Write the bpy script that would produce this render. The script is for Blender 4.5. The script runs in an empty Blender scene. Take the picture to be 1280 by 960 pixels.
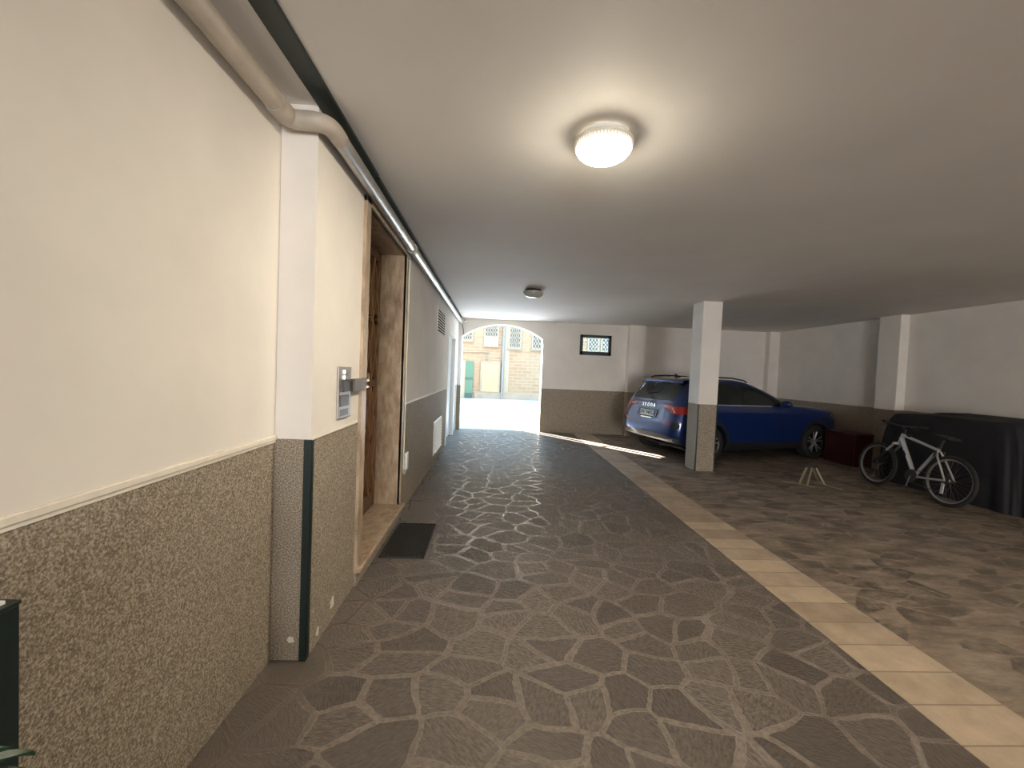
import bpy, bmesh, math, random
import numpy as np
from mathutils import Vector, Matrix
random.seed(7)
C = bpy.context.scene
COL = C.collection
PI = math.pi

# ------------------------------------------------------------------ camera
FPX = 517.32
cr = Vector((0.99817809, -0.04425147, 0.04101596))
cu = Vector((-0.03952602, 0.03403558, 0.99863871))
cf = Vector((0.04558723, 0.99844048, -0.03222448))
cam_d = bpy.data.cameras.new('camera')
cam_d.sensor_width = 36.0
cam_d.lens = FPX / 1280 * 36.0
cam_d.clip_start = 0.02
cam = bpy.data.objects.new('camera', cam_d)
COL.objects.link(cam)
m = Matrix.Identity(4)
for i in range(3):
    m[i][0], m[i][1], m[i][2] = cr[i], cu[i], -cf[i]
m[0][3], m[1][3], m[2][3] = 0, 0, 1.5
cam.matrix_world = m
C.camera = cam

# ------------------------------------------------------------------ light
w = bpy.data.worlds.new('sky')
w.use_nodes = True
C.world = w
bgn = w.node_tree.nodes['Background']
bgn.inputs[0].default_value = (0.38, 0.68, 1.0, 1)
bgn.inputs[1].default_value = 10.0
sun_d = bpy.data.lights.new('sun', 'SUN')
sun_d.energy = 76.0
sun_d.angle = 0.003
sun_d.color = (1.0, 0.95, 0.86)
sun = bpy.data.objects.new('sun', sun_d)
COL.objects.link(sun)
EL = math.radians(33)
sd = Vector((0.63 * math.cos(EL), -0.775 * math.cos(EL), -math.sin(EL)))
sun.rotation_euler = sd.to_track_quat('-Z', 'Y').to_euler()
sun.location = (-8, 20, 12)
# added area light in an assumed gateway behind the viewpoint, brightens surfaces facing it
fill_d = bpy.data.lights.new('rear_fill_light', 'AREA')
fill_d.shape = 'RECTANGLE'
fill_d.size, fill_d.size_y = 3.0, 2.2
fill_d.energy = 560.0
fill_d.color = (1.0, 0.875, 0.735)
fill = bpy.data.objects.new('rear_fill_light', fill_d)
COL.objects.link(fill)
fill.location = (0.75, -10.02, 1.25)
fill.rotation_euler = (math.radians(90), 0, math.radians(0))
C.view_settings.view_transform = 'Standard'
C.view_settings.look = 'None'
C.view_settings.exposure = 0.30
C.view_settings.gamma = 1.0
C.view_settings.use_curve_mapping = False
LAMP = 325.0          # emission of the burning ceiling lamp's bowl
LAMP_COL = (1.0, 0.89, 0.70)
try:
    C.cycles.use_denoising = True
    C.cycles.max_bounces = 10
    C.cycles.diffuse_bounces = 6
    C.cycles.sample_clamp_indirect = 6.0
    C.cycles.caustics_reflective = False
    C.cycles.caustics_refractive = False
except Exception:
    pass

# ------------------------------------------------------------------ helpers: materials
class NT:
    def __init__(s, name):
        s.m = bpy.data.materials.new(name)
        s.m.use_nodes = True
        s.t = s.m.node_tree
        s.b = s.t.nodes['Principled BSDF']
    def n(s, typ, props=None, **ins):
        k = s.t.nodes.new(typ)
        for a, v in (props or {}).items():
            setattr(k, a, v)
        for a, v in ins.items():
            key = int(a[1:]) if a[0] == '_' and a[1:].isdigit() else a
            s.set(k.inputs[key], v)
        return k
    def set(s, sock, v):
        if isinstance(v, bpy.types.NodeSocket):
            s.t.links.new(v, sock)
        elif isinstance(v, (tuple, list)) and len(v) == 3 and sock.type == 'RGBA':
            sock.default_value = (*v, 1)
        else:
            sock.default_value = v
    def bs(s, **k):
        for a, v in k.items():
            s.set(s.b.inputs[a.replace('_', ' ')], v)
    def pos(s):
        return s.n('ShaderNodeNewGeometry').outputs['Position']
    def objc(s):
        return s.n('ShaderNodeTexCoord').outputs['Object']
    def noise(s, vec, scale, detail=3.0, rough=0.55):
        return s.n('ShaderNodeTexNoise', Vector=vec, Scale=scale, Detail=detail, Roughness=rough).outputs['Fac']
    def ramp(s, fac, *stops):
        r = s.n('ShaderNodeValToRGB', Fac=fac)
        e = r.color_ramp.elements
        while len(e) < len(stops):
            e.new(0.5)
        for el, (p, c) in zip(e, stops):
            el.position = p
            el.color = (*c, 1) if isinstance(c, (tuple, list)) else (c, c, c, 1)
        return r.outputs['Color']
    def mix(s, f, a, b):
        k = s.n('ShaderNodeMix', {'data_type': 'RGBA'})
        s.set(k.inputs[0], f); s.set(k.inputs[6], a); s.set(k.inputs[7], b)
        return k.outputs[2]
    def math(s, op, a, b=0.0):
        k = s.n('ShaderNodeMath', {'operation': op})
        s.set(k.inputs[0], a); s.set(k.inputs[1], b)
        return k.outputs[0]
    def bump(s, h, strength=0.3, dist=0.01, normal=None):
        k = s.n('ShaderNodeBump', Strength=strength, Distance=dist, Height=h)
        if normal is not None:
            s.set(k.inputs['Normal'], normal)
        s.set(s.b.inputs['Normal'], k.outputs[0])
        return k.outputs[0]

def plain(name, col, rough=0.5, metal=0.0, coat=0.0, var=0.08, scale=40.0, spec=None):
    t = NT(name)
    f = t.noise(t.objc(), scale, 3)
    a = tuple(max(0, c * (1 - var)) for c in col)
    b = tuple(min(1, c * (1 + var)) for c in col)
    t.bs(Base_Color=t.ramp(f, (0.3, a), (0.7, b)), Roughness=rough, Metallic=metal)
    if coat:
        t.bs(Coat_Weight=coat, Coat_Roughness=0.05)
    if spec is not None:
        t.bs(Specular_IOR_Level=spec)
    return t.m

def emit(name, col, strength, base=(0.9, 0.9, 0.88)):
    t = NT(name)
    t.bs(Base_Color=base, Roughness=0.3, Emission_Color=col, Emission_Strength=strength)
    return t.m

PAINT = (0.78, 0.735, 0.68)
def speckle(t, p):
    f = t.noise(p, 150.0, 2.0, 0.6)
    g = t.noise(p, 1.6, 3.0)
    c = t.ramp(f, (0.34, (0.115, 0.092, 0.068)), (0.5, (0.275, 0.227, 0.170)), (0.66, (0.52, 0.45, 0.36)))
    c = t.mix(t.math('MULTIPLY', g, 0.35), c, (0.25, 0.207, 0.157))
    return c, f

def wall_mat(name, wh, paint=PAINT):
    """cream paint above, granular grey-brown plaster up to height wh"""
    t = NT(name)
    p = t.pos()
    z = t.n('ShaderNodeSeparateXYZ', Vector=p).outputs[2]
    up = t.math('GREATER_THAN', z, wh)
    n1 = t.noise(p, 2.2, 5)
    n2 = t.noise(p, 60, 3)
    pc = t.ramp(n1, (0.35, tuple(c * 0.95 for c in paint)), (0.65, tuple(min(1, c * 1.03) for c in paint)))
    sc, f = speckle(t, p)
    t.bs(Base_Color=t.mix(up, sc, pc), Roughness=0.75)
    hgt = t.n('ShaderNodeMix', {'data_type': 'FLOAT'})
    t.set(hgt.inputs[0], up)
    t.set(hgt.inputs[2], f)
    t.set(hgt.inputs[3], t.math('MULTIPLY', t.math('ADD', n1, t.math('MULTIPLY', n2, 0.15)), 0.5))
    t.bump(hgt.outputs[0], 0.35, 0.006)
    return t.m

def speck_mat(name):
    t = NT(name)
    c, f = speckle(t, t.pos())
    t.bs(Base_Color=c, Roughness=0.75)
    t.bump(f, 0.35, 0.006)
    return t.m

def ceil_mat():
    t = NT('ceiling_plaster')
    p = t.pos()
    n1 = t.noise(p, 1.4, 5)
    n2 = t.noise(p, 14, 3)
    t.bs(Base_Color=t.ramp(n1, (0.3, (0.76, 0.73, 0.69)), (0.7, (0.82, 0.79, 0.75))), Roughness=0.7)
    t.bump(t.math('ADD', n1, t.math('MULTIPLY', n2, 0.25)), 0.3, 0.02)
    return t.m

def paving(name, parking=False):
    t = NT(name)
    p = t.pos()
    warp = t.n('ShaderNodeTexNoise', Vector=p, Scale=1.3, Detail=2.0).outputs['Color']
    off = t.n('ShaderNodeVectorMath', {'operation': 'SCALE'})
    t.set(off.inputs[0], warp); off.inputs[3].default_value = 0.30
    pv = t.n('ShaderNodeVectorMath', {'operation': 'ADD'})
    t.set(pv.inputs[0], p); t.set(pv.inputs[1], off.outputs[0])
    mp = t.n('ShaderNodeMapping', Vector=pv.outputs[0])
    mp.inputs['Scale'].default_value = (0.88, 1.0, 1.0) if not parking else (0.62, 1.15, 1.0)
    mp.inputs['Rotation'].default_value = (0, 0, 0.35 if not parking else -0.5)
    v = mp.outputs[0]
    S = 5.8 if parking else 4.7
    ed = t.n('ShaderNodeTexVoronoi', {'feature': 'DISTANCE_TO_EDGE', 'voronoi_dimensions': '2D'}, Vector=v, Scale=S).outputs['Distance']
    cell = t.n('ShaderNodeTexVoronoi', {'feature': 'F1', 'voronoi_dimensions': '2D'}, Vector=v, Scale=S).outputs['Color']
    cv = t.n('ShaderNodeSeparateColor', Color=cell).outputs
    wob = t.math('ADD', t.math('MULTIPLY', t.math('SUBTRACT', t.noise(p, 24, 4, 0.65), 0.5), 0.10), t.math('MULTIPLY', t.math('SUBTRACT', t.noise(p, 2.3, 2), 0.5), 0.12))
    edw = t.math('ADD', ed, wob)
    joint = t.ramp(edw, (0.030, 1.0), (0.072, 0.0))
    # riven face: noise stretched in a direction that changes from stone to stone
    rv = t.n('ShaderNodeVectorRotate', {'rotation_type': 'Z_AXIS'}, Vector=p, Angle=t.math('MULTIPLY', cv[0], 6.28))
    rm = t.n('ShaderNodeMapping', Vector=rv.outputs[0]); rm.inputs['Scale'].default_value = (1, 0.30, 1)
    riv = t.noise(rm.outputs[0], 85, 6, 0.7)
    big = t.noise(p, 0.9, 4)
    if not parking:
        sa = t.ramp(cv[1], (0.0, (0.092, 0.075, 0.063)), (0.5, (0.128, 0.105, 0.088)), (1.0, (0.168, 0.138, 0.116)))
        sb = t.mix(t.ramp(riv, (0.36, 0.9), (0.60, 0.0)), sa, (0.060, 0.048, 0.040))
        jc = t.ramp(t.noise(p, 40, 3), (0.3, (0.172, 0.143, 0.123)), (0.7, (0.262, 0.222, 0.194)))
        col = t.mix(joint, sb, jc)
        # cement dust worn over the paving in places
        col = t.mix(t.math('MULTIPLY', t.ramp(big, (0.5, 0.0), (0.75, 1.0)), 0.35), col, (0.16, 0.133, 0.11))
        # cement patch along the left wall
        x = t.n('ShaderNodeSeparateXYZ', Vector=p).outputs[0]
        xe = t.math('ADD', x, t.math('MULTIPLY', t.math('SUBTRACT', t.noise(p, 4, 3), 0.5), 0.35))
        dust = t.ramp(t.math('ADD', xe, 1.0), (0.17, 1.0), (0.34, 0.0))
        col = t.mix(t.math('MULTIPLY', dust, 0.72), col, (0.125, 0.103, 0.085))
        t.bs(Base_Color=col, Roughness=t.ramp(joint, (0, 0.46), (1, 0.20)), Specular_IOR_Level=t.ramp(joint, (0, 0.4), (1, 0.75)))
        hgt = t.math('MULTIPLY', t.math('SUBTRACT', riv, 0.5), t.math('SUBTRACT', 1.0, joint))
        t.bump(hgt, 0.6, 0.010)
    else:
        show = t.math('MULTIPLY', t.ramp(cv[2], (0.36, 0.0), (0.52, 1.0)), t.ramp(t.noise(p, 3.4, 5, 0.65), (0.42, 0.15), (0.56, 1.0)))
        show = t.math('MULTIPLY', show, t.math('SUBTRACT', 1.0, joint))
        sm = t.n('ShaderNodeMapping', Vector=p); sm.inputs['Scale'].default_value = (0.55, 1.6, 1)
        basec = t.ramp(t.noise(sm.outputs[0], 5.0, 6, 0.7), (0.33, (0.115, 0.088, 0.066)), (0.67, (0.33, 0.262, 0.198)))
        st = t.ramp(riv, (0.35, (0.058, 0.043, 0.034)), (0.65, (0.120, 0.092, 0.073)))
        col = t.mix(t.math('MULTIPLY', show, 0.85), basec, st)
        t.bs(Base_Color=col, Roughness=0.68)
        t.bump(t.math('ADD', t.math('MULTIPLY', riv, 0.4), t.math('MULTIPLY', show, -0.3)), 0.35, 0.01)
    return t.m

def border_mat():
    t = NT('border_slabs')
    p = t.pos()
    y = t.n('ShaderNodeSeparateXYZ', Vector=p).outputs[1]
    yy = t.math('DIVIDE', t.math('ADD', y, 0.12), 0.215)
    fr = t.math('FRACT', yy)
    idx = t.n('ShaderNodeTexWhiteNoise', {'noise_dimensions': '1D'}, W=t.math('FLOOR', yy)).outputs['Value']
    j = t.math('LESS_THAN', t.math('ABSOLUTE', t.math('SUBTRACT', fr, 0.5)), 0.478)
    n = t.noise(p, 5, 5, 0.65)
    c = t.ramp(t.math('ADD', t.math('MULTIPLY', n, 0.7), t.math('MULTIPLY', idx, 0.3)), (0.25, (0.27, 0.205, 0.147)), (0.75, (0.54, 0.425, 0.315)))
    t.bs(Base_Color=t.mix(t.math('ADD', j, 0.25), (0.19, 0.145, 0.105), c), Roughness=0.6)
    t.bump(t.math('ADD', t.math('MULTIPLY', j, 0.4), t.math('MULTIPLY', t.noise(p, 60, 3), 0.25)), 0.3, 0.006)
    return t.m

def marble_mat():
    t = NT('travertine')
    p = t.objc()
    mp = t.n('ShaderNodeMapping', Vector=p); mp.inputs['Scale'].default_value = (3, 3, 0.9)
    a = t.noise(mp.outputs[0], 5, 8, 0.68)
    b = t.noise(p, 60, 3)
    c = t.ramp(a, (0.30, (0.20, 0.135, 0.085)), (0.5, (0.40, 0.30, 0.205)), (0.7, (0.56, 0.45, 0.33)))
    c = t.mix(t.ramp(b, (0.60, 0.0), (0.72, 0.5)), c, (0.16, 0.11, 0.07))
    t.bs(Base_Color=c, Roughness=0.35)
    return t.m

def brick_mat():
    t = NT('pale_brick')
    p = t.pos()
    mp = t.n('ShaderNodeMapping', Vector=p); mp.inputs['Rotation'].default_value = (PI / 2, 0, 0)
    br = t.n('ShaderNodeTexBrick', Vector=mp.outputs[0], Scale=1.0, Color1=(0.205, 0.110, 0.055), Color2=(0.225, 0.138, 0.074), Mortar=(0.240, 0.160, 0.092))
    br.inputs['Brick Width'].default_value = 0.50
    br.inputs['Row Height'].default_value = 0.17
    br.inputs['Mortar Size'].default_value = 0.022
    n = t.noise(p, 0.8, 4)
    c = t.mix(t.ramp(n, (0.45, 0.0), (0.65, 0.7)), br.outputs['Color'], (0.235, 0.150, 0.080))
    t.bs(Base_Color=c, Roughness=0.9)
    t.bump(br.outputs['Fac'], 0.4, 0.02)
    return t.m

def yard_mat():
    t = NT('yard_slabs')
    p = t.pos()
    br = t.n('ShaderNodeTexBrick', Vector=p, Scale=1.0, Color1=(0.42, 0.42, 0.42), Color2=(0.30, 0.30, 0.31), Mortar=(0.20, 0.20, 0.2))
    br.inputs['Brick Width'].default_value = 1.1
    br.inputs['Row Height'].default_value = 0.55
    br.inputs['Mortar Size'].default_value = 0.02
    c = t.mix(t.math('MULTIPLY', t.noise(p, 5, 5), 0.4), br.outputs['Color'], (0.45, 0.45, 0.46))
    t.bs(Base_Color=c, Roughness=0.8)
    return t.m

def ribbed_pipe(name, col, metal, rough):
    return plain(name, col, rough, metal, 0, 0.10, 18)

MT = {}
MT['wall_l'] = wall_mat('wall_paint_left', 1.118)
MT['wall_f'] = wall_mat('wall_paint_far', 1.088)
MT['speck'] = speck_mat('granular_plaster')
MT['cream'] = plain('cream_paint', PAINT, 0.7, var=0.05, scale=5)
MT['ceil'] = ceil_mat()
MT['pave'] = paving('crazy_paving')
MT['park'] = paving('worn_paving', True)
MT['border'] = border_mat()
MT['marble'] = marble_mat()
MT['brick'] = brick_mat()
MT['yard'] = yard_mat()
MT['trimw'] = plain('cream_bead', (0.80, 0.74, 0.64), 0.5, var=0.05)
MT['green'] = plain('dark_green_paint', (0.008, 0.018, 0.016), 0.4, var=0.15)
MT['pipe_paint'] = plain('beige_pipe_paint', (0.46, 0.41, 0.345), 0.45, var=0.08, scale=15)
MT['pipe_metal'] = plain('galvanised_steel', (0.56, 0.55, 0.53), 0.33, 0.9, var=0.1, scale=20)
MT['steel'] = plain('brushed_steel', (0.42, 0.40, 0.38), 0.35, 0.85)
MT['greyplate'] = plain('grey_plate', (0.155, 0.140, 0.130), 0.5, 0.2)
MT['dsteel'] = plain('dark_steel', (0.07, 0.065, 0.06), 0.38, 0.7)
MT['chrome'] = plain('chrome', (0.75, 0.75, 0.76), 0.12, 1.0, var=0.02)
MT['bronze'] = plain('bronze_anodised', (0.15, 0.080, 0.038), 0.36, 0.6, var=0.15)
MT['bronze_l'] = plain('bronze_bar', (0.46, 0.27, 0.14), 0.34, 0.7, var=0.1)
MT['brass'] = plain('brass', (0.70, 0.50, 0.28), 0.2, 1.0)
MT['dglass'] = plain('dark_door_glass', (0.030, 0.018, 0.011), 0.10, 0.0, 0.3)
MT['white'] = plain('white_lacquer', (0.80, 0.80, 0.78), 0.4, var=0.03)
MT['blackp'] = plain('black_plastic', (0.012, 0.012, 0.013), 0.45)
MT['rubber'] = plain('rubber', (0.012, 0.011, 0.011), 0.75)
MT['hole'] = plain('dark_void', (0.006, 0.006, 0.006), 0.9)
MT['lit'] = emit('lit_button', (1.0, 0.95, 0.85), 1.6)
MT['label'] = plain('name_card', (0.30, 0.28, 0.26), 0.5)
MT['screen'] = plain('intercom_screen', (0.10, 0.10, 0.11), 0.2, 0, 0.3)
# lamps: the bowl glows most at its bottom, where the bulb sits
def bowl_lit():
    t = NT('lit_glass_bowl')
    xyz = t.n('ShaderNodeSeparateXYZ', Vector=t.objc()).outputs
    d = t.math('MULTIPLY', xyz[2], -8.0)
    k = t.ramp(d, (0.36, 0.0012), (0.54, 0.0022), (0.70, 0.22), (1.0, 1.0))
    ang = t.math('ARCTAN2', xyz[1], xyz[0])
    rib = t.math('ADD', 0.66, t.math('MULTIPLY', t.math('SINE', t.math('MULTIPLY', ang, 56.0)), 0.34))
    rib = t.mix(t.ramp(d, (0.50, 0.0), (0.62, 1.0)), rib, (1, 1, 1))
    t.bs(Base_Color=(0.6, 0.6, 0.55), Roughness=0.2, Emission_Color=LAMP_COL,
         Emission_Strength=t.math('MULTIPLY', t.math('MULTIPLY', k, rib), LAMP))
    return t.m
MT['bowl_lit'] = bowl_lit()
MT['bowl_off'] = plain('grey_glass_bowl', (0.42, 0.42, 0.38), 0.12, 0, 0.6)
MT['paintblue'] = plain('blue_metallic', (0.007, 0.026, 0.13), 0.30, 0.35, 1.0, var=0.05)
MT['carglass'] = plain('tinted_glass', (0.010, 0.014, 0.014), 0.05, 0, 0.2, spec=0.4)
MT['clad'] = plain('grey_cladding', (0.075, 0.078, 0.08), 0.55)
MT['silver'] = plain('silver_trim', (0.55, 0.55, 0.55), 0.3, 0.6)
MT['zinc'] = plain('downpipe_zinc', (0.15, 0.13, 0.12), 0.5, 0.2)
MT['redlens'] = plain('red_lens', (0.42, 0.012, 0.010), 0.15, 0, 0.8)
MT['clearlens'] = plain('pale_lens', (0.55, 0.55, 0.55), 0.15, 0, 0.8)
MT['plate'] = plain('plate_white', (0.72, 0.72, 0.70), 0.4, var=0.02)
MT['plateblue'] = plain('plate_blue', (0.02, 0.06, 0.35), 0.4)
MT['ink'] = plain('black_ink', (0.02, 0.02, 0.022), 0.5)
MT['alloy'] = plain('alloy', (0.42, 0.42, 0.43), 0.3, 0.7)
MT['bikealu'] = plain('silver_frame', (0.66, 0.66, 0.67), 0.28, 0.7)
MT['rimgrey'] = plain('bike_rim', (0.34, 0.33, 0.31), 0.35, 0.7)
MT['spoke'] = plain('spokes', (0.22, 0.22, 0.22), 0.35, 0.8)
MT['tarp'] = plain('black_tarpaulin', (0.006, 0.006, 0.009), 0.8, 0, 0, 0.3, 9)
MT['redbox'] = plain('dark_red_plastic', (0.055, 0.008, 0.006), 0.5)
MT['oldwood'] = plain('galvanised_bar', (0.30, 0.26, 0.18), 0.45, 0.3)
MT['matr'] = plain('rubber_mat', (0.022, 0.018, 0.016), 0.6, var=0.3, scale=60)
MT['leaf'] = plain('leaf_green', (0.030, 0.065, 0.030), 0.45, var=0.3)
MT['terra'] = plain('grey_pot', (0.06, 0.06, 0.06), 0.6)
MT['soil'] = plain('soil', (0.02, 0.015, 0.01), 0.9)
MT['paper'] = plain('white_paper', (0.80, 0.80, 0.78), 0.6)
MT['greendoor'] = plain('green_glass_door', (0.035, 0.085, 0.045), 0.3)
MT['dgreen'] = plain('green_rail', (0.012, 0.040, 0.022), 0.4)
MT['yellow'] = plain('pale_yellow_door', (0.245, 0.170, 0.080), 0.6, var=0.03)
MT['wfac'] = plain('white_stucco', (0.25, 0.178, 0.112), 0.8)
MT['pane'] = plain('window_panes_dark', (0.012, 0.014, 0.013), 0.5)
MT['stone'] = plain('pale_stone', (0.20, 0.142, 0.092), 0.8, var=0.1, scale=3)
MT['plaster_chip'] = plain('chipped_plaster', (0.72, 0.66, 0.56), 0.8)
MT['paledoor'] = plain('pale_blue_grey_door', (0.62, 0.66, 0.68), 0.4)
def glass():
    t = NT('clear_pane')
    t.bs(Base_Color=(0.95, 0.98, 0.97), Roughness=0.02, Transmission_Weight=1.0, IOR=1.02, Specular_IOR_Level=0.3)
    return t.m
MT['glass'] = glass()

# ------------------------------------------------------------------ helpers: geometry
WORLD = {}
class MB:
    def __init__(s):
        s.b = bmesh.new()
    def quad(s, *pts):
        vs = [s.b.verts.new(p) for p in pts]
        s.b.faces.new(vs)
    def box(s, lo, hi, bev=0.0, seg=2):
        lo, hi = [min(a, c) for a, c in zip(lo, hi)], [max(a, c) for a, c in zip(lo, hi)]
        v = [s.b.verts.new((x, y, z)) for x in (lo[0], hi[0]) for y in (lo[1], hi[1]) for z in (lo[2], hi[2])]
        fs = [s.b.faces.new([v[i] for i in f]) for f in ((0, 1, 3, 2), (4, 6, 7, 5), (0, 4, 5, 1), (2, 3, 7, 6), (0, 2, 6, 4), (1, 5, 7, 3))]
        if bev > 0:
            es = list({e for f in fs for e in f.edges})
            bmesh.ops.bevel(s.b, geom=es, offset=bev, segments=seg, affect='EDGES', profile=0.5)
        return s
    def prism(s, pts, axis, a, c):
        """2D polygon pts extruded along axis from a to c (axis 'x': (y,z), 'y': (x,z), 'z': (x,y))"""
        def P(p, t):
            return {'x': (t, p[0], p[1]), 'y': (p[0], t, p[1]), 'z': (p[0], p[1], t)}[axis]
        A = [s.b.verts.new(P(p, a)) for p in pts]
        B = [s.b.verts.new(P(p, c)) for p in pts]
        s.b.faces.new(A); s.b.faces.new(B[::-1])
        for i in range(len(pts)):
            j = (i + 1) % len(pts)
            s.b.faces.new((A[i], B[i], B[j], A[j]))
        return s
    def grid(s, P, closed_u=False, closed_v=False):
        """P[i][j] points"""
        V = [[s.b.verts.new(p) for p in r] for r in P]
        n, k = len(V), len(V[0])
        for i in range(n - (0 if closed_u else 1)):
            for j in range(k - (0 if closed_v else 1)):
                a, b_, c_, d = V[i][j], V[(i + 1) % n][j], V[(i + 1) % n][(j + 1) % k], V[i][(j + 1) % k]
                try:
                    s.b.faces.new((a, b_, c_, d))
                except ValueError:
                    pass
        return V
    def tube(s, pts, r, seg=12, cap=True, closed=False):
        pts = [Vector(p) for p in pts]
        rs = r if isinstance(r, (list, tuple)) else [r] * len(pts)
        n = len(pts)
        rings = []
        ref = None
        for i, p in enumerate(pts):
            if closed:
                d = (pts[(i + 1) % n] - pts[i - 1])
            else:
                d = (pts[min(i + 1, n - 1)] - pts[max(i - 1, 0)])
            d.normalize()
            if ref is None:
                ref = Vector((0, 0, 1)) if abs(d.z) < 0.9 else Vector((1, 0, 0))
            u = ref - d * ref.dot(d)
            u.normalize()
            ref = u
            v = d.cross(u)
            rings.append([p + (u * math.cos(2 * PI * k / seg) + v * math.sin(2 * PI * k / seg)) * rs[i] for k in range(seg)])
        V = s.grid(rings, closed_u=closed, closed_v=True)
        if cap and not closed:
            s.b.faces.new(V[0][::-1]); s.b.faces.new(V[-1])
        return s
    def lathe(s, prof, c=(0, 0, 0), axis='z', seg=40, cap=True):
        """prof: list of (radius, height)"""
        P = []
        for (r, h) in prof:
            row = []
            for k in range(seg):
                a = 2 * PI * k / seg
                x, y = r * math.cos(a), r * math.sin(a)
                q = {'z': (x, y, h), 'y': (x, h, y), 'x': (h, x, y)}[axis]
                row.append((q[0] + c[0], q[1] + c[1], q[2] + c[2]))
            P.append(row)
        V = s.grid(P, closed_v=True)
        for row, (r, h) in (() if prof[0] == prof[-1] or not cap else ((V[0], prof[0]), (V[-1], prof[-1]))):
            if r > 1e-5:
                try:
                    s.b.faces.new(row)
                except ValueError:
                    pass
        return s
    def cyl(s, p0, p1, r, seg=20):
        return s.tube([p0, p1], r, seg)
    def build(s, name, mat, parent=None, smooth=0, local=False, weld=1e-6, recalc=True):
        b = s.b
        if weld:
            bmesh.ops.remove_doubles(b, verts=b.verts[:], dist=weld)
        if recalc:
            bmesh.ops.recalc_face_normals(b, faces=b.faces[:])
        me = bpy.data.meshes.new(name)
        o = bpy.data.objects.new(name, me)
        if parent is not None:
            if not local:
                b.transform(WORLD[parent.name].inverted())
            o.parent = parent
            WORLD[o.name] = WORLD[parent.name]
        else:
            xs = [v.co for v in b.verts]
            lo = Vector((min(v.x for v in xs), min(v.y for v in xs), min(v.z for v in xs)))
            hi = Vector((max(v.x for v in xs), max(v.y for v in xs), 0))
            base = Vector(((lo.x + hi.x) / 2, (lo.y + hi.y) / 2, lo.z))
            b.transform(Matrix.Translation(-base))
            o.location = base
            WORLD[o.name] = Matrix.Translation(base)
        b.to_mesh(me)
        b.free()
        me.materials.append(MT[mat] if isinstance(mat, str) else mat)
        if smooth:
            me.shade_smooth()
            if smooth < 180:
                me.set_sharp_from_angle(angle=math.radians(smooth))
        COL.objects.link(o)
        return o

def tag(o, label, cat, group=None, kind=None):
    o['label'] = label
    o['category'] = cat
    if group: o['group'] = group
    if kind: o['kind'] = kind
    return o
def thing(name, label, cat, loc=(0, 0, 0), mat=None, group=None, kind=None):
    o = bpy.data.objects.new(name, None)
    o.empty_display_size = 0.1
    M_ = Matrix.Translation(loc) if mat is None else mat
    o.matrix_world = M_
    COL.objects.link(o)
    WORLD[o.name] = M_.copy()
    return tag(o, label, cat, group, kind)
def struct(mb, name, mat, label, cat, parent=None, smooth=0):
    o = mb.build(name, mat, parent, smooth)
    if parent is None:
        tag(o, label, cat, None, 'structure')
    return o
def copy_thing(o, loc, label):
    c = o.copy(); COL.objects.link(c)
    c.location = loc; c['label'] = label
    for ch in o.children:
        d = ch.copy(); COL.objects.link(d); d.parent = c
        for g in ch.children:
            e = g.copy(); COL.objects.link(e); e.parent = d
    return c
def text_mb(txt, size, M_, depth=0.002, bold=0.0):
    cu_ = bpy.data.curves.new('txt', 'FONT')
    cu_.body = txt; cu_.size = size; cu_.extrude = depth; cu_.align_x = 'CENTER'; cu_.align_y = 'CENTER'
    cu_.offset = bold
    o = bpy.data.objects.new('txt', cu_)
    COL.objects.link(o)
    dg = bpy.context.evaluated_depsgraph_get()
    me = bpy.data.meshes.new_from_object(o.evaluated_get(dg))
    bpy.data.objects.remove(o)
    bpy.data.curves.remove(cu_)
    mb = MB()
    mb.b.from_mesh(me)
    mb.b.transform(M_)
    bpy.data.meshes.remove(me)
    return mb

# ------------------------------------------------------------------ dimensions
XW, XP = -1.063, -0.890      # left wall, and its forward plane past the pilaster
YP = 2.08                    # pilaster face
XR = 7.115                   # right wall
YF = 10.23                   # far wall
H = 2.738                    # ceiling
S1, S2 = 2.03, 2.49          # stone border in the floor
YB = -10.0                   # wall behind the viewer
WT = 0.30

# ------------------------------------------------------------------ structure
struct(MB().box((XW - 0.3, YB - 0.3, -0.15), (S1, YF + 0.16, 0)), 'floor', 'pave', 'dark grey crazy paving of irregular stones along the passage', 'floor')
struct(MB().box((S1, YB - 0.3, -0.15), (S2, YF, 0.003)), 'trim_1', 'border', 'beige row of slabs edging the crazy paving', 'floor border')
struct(MB().box((S2, YB - 0.3, -0.15), (XR + 0.3, YF, 0)), 'floor.001', 'park', 'worn brown stone paving of the parking bay', 'floor')
struct(MB().box((XW - 0.3, YB - 0.3, H), (XR + 0.3, YF + WT, H + 0.3)), 'ceiling', 'ceil', 'smooth off white plaster ceiling of the passage', 'ceiling')
struct(MB().box((XW - 0.4, YB - 0.3, -0.15), (-0.80, YB, H)).box((2.30, YB - 0.3, -0.15), (XR + 0.3, YB, H)).box((-0.80, YB - 0.3, 2.40), (2.30, YB, H)), 'wall_back', 'wall_f', 'wall closing the passage behind the viewpoint', 'wall')  # opening left for the added area light
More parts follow.
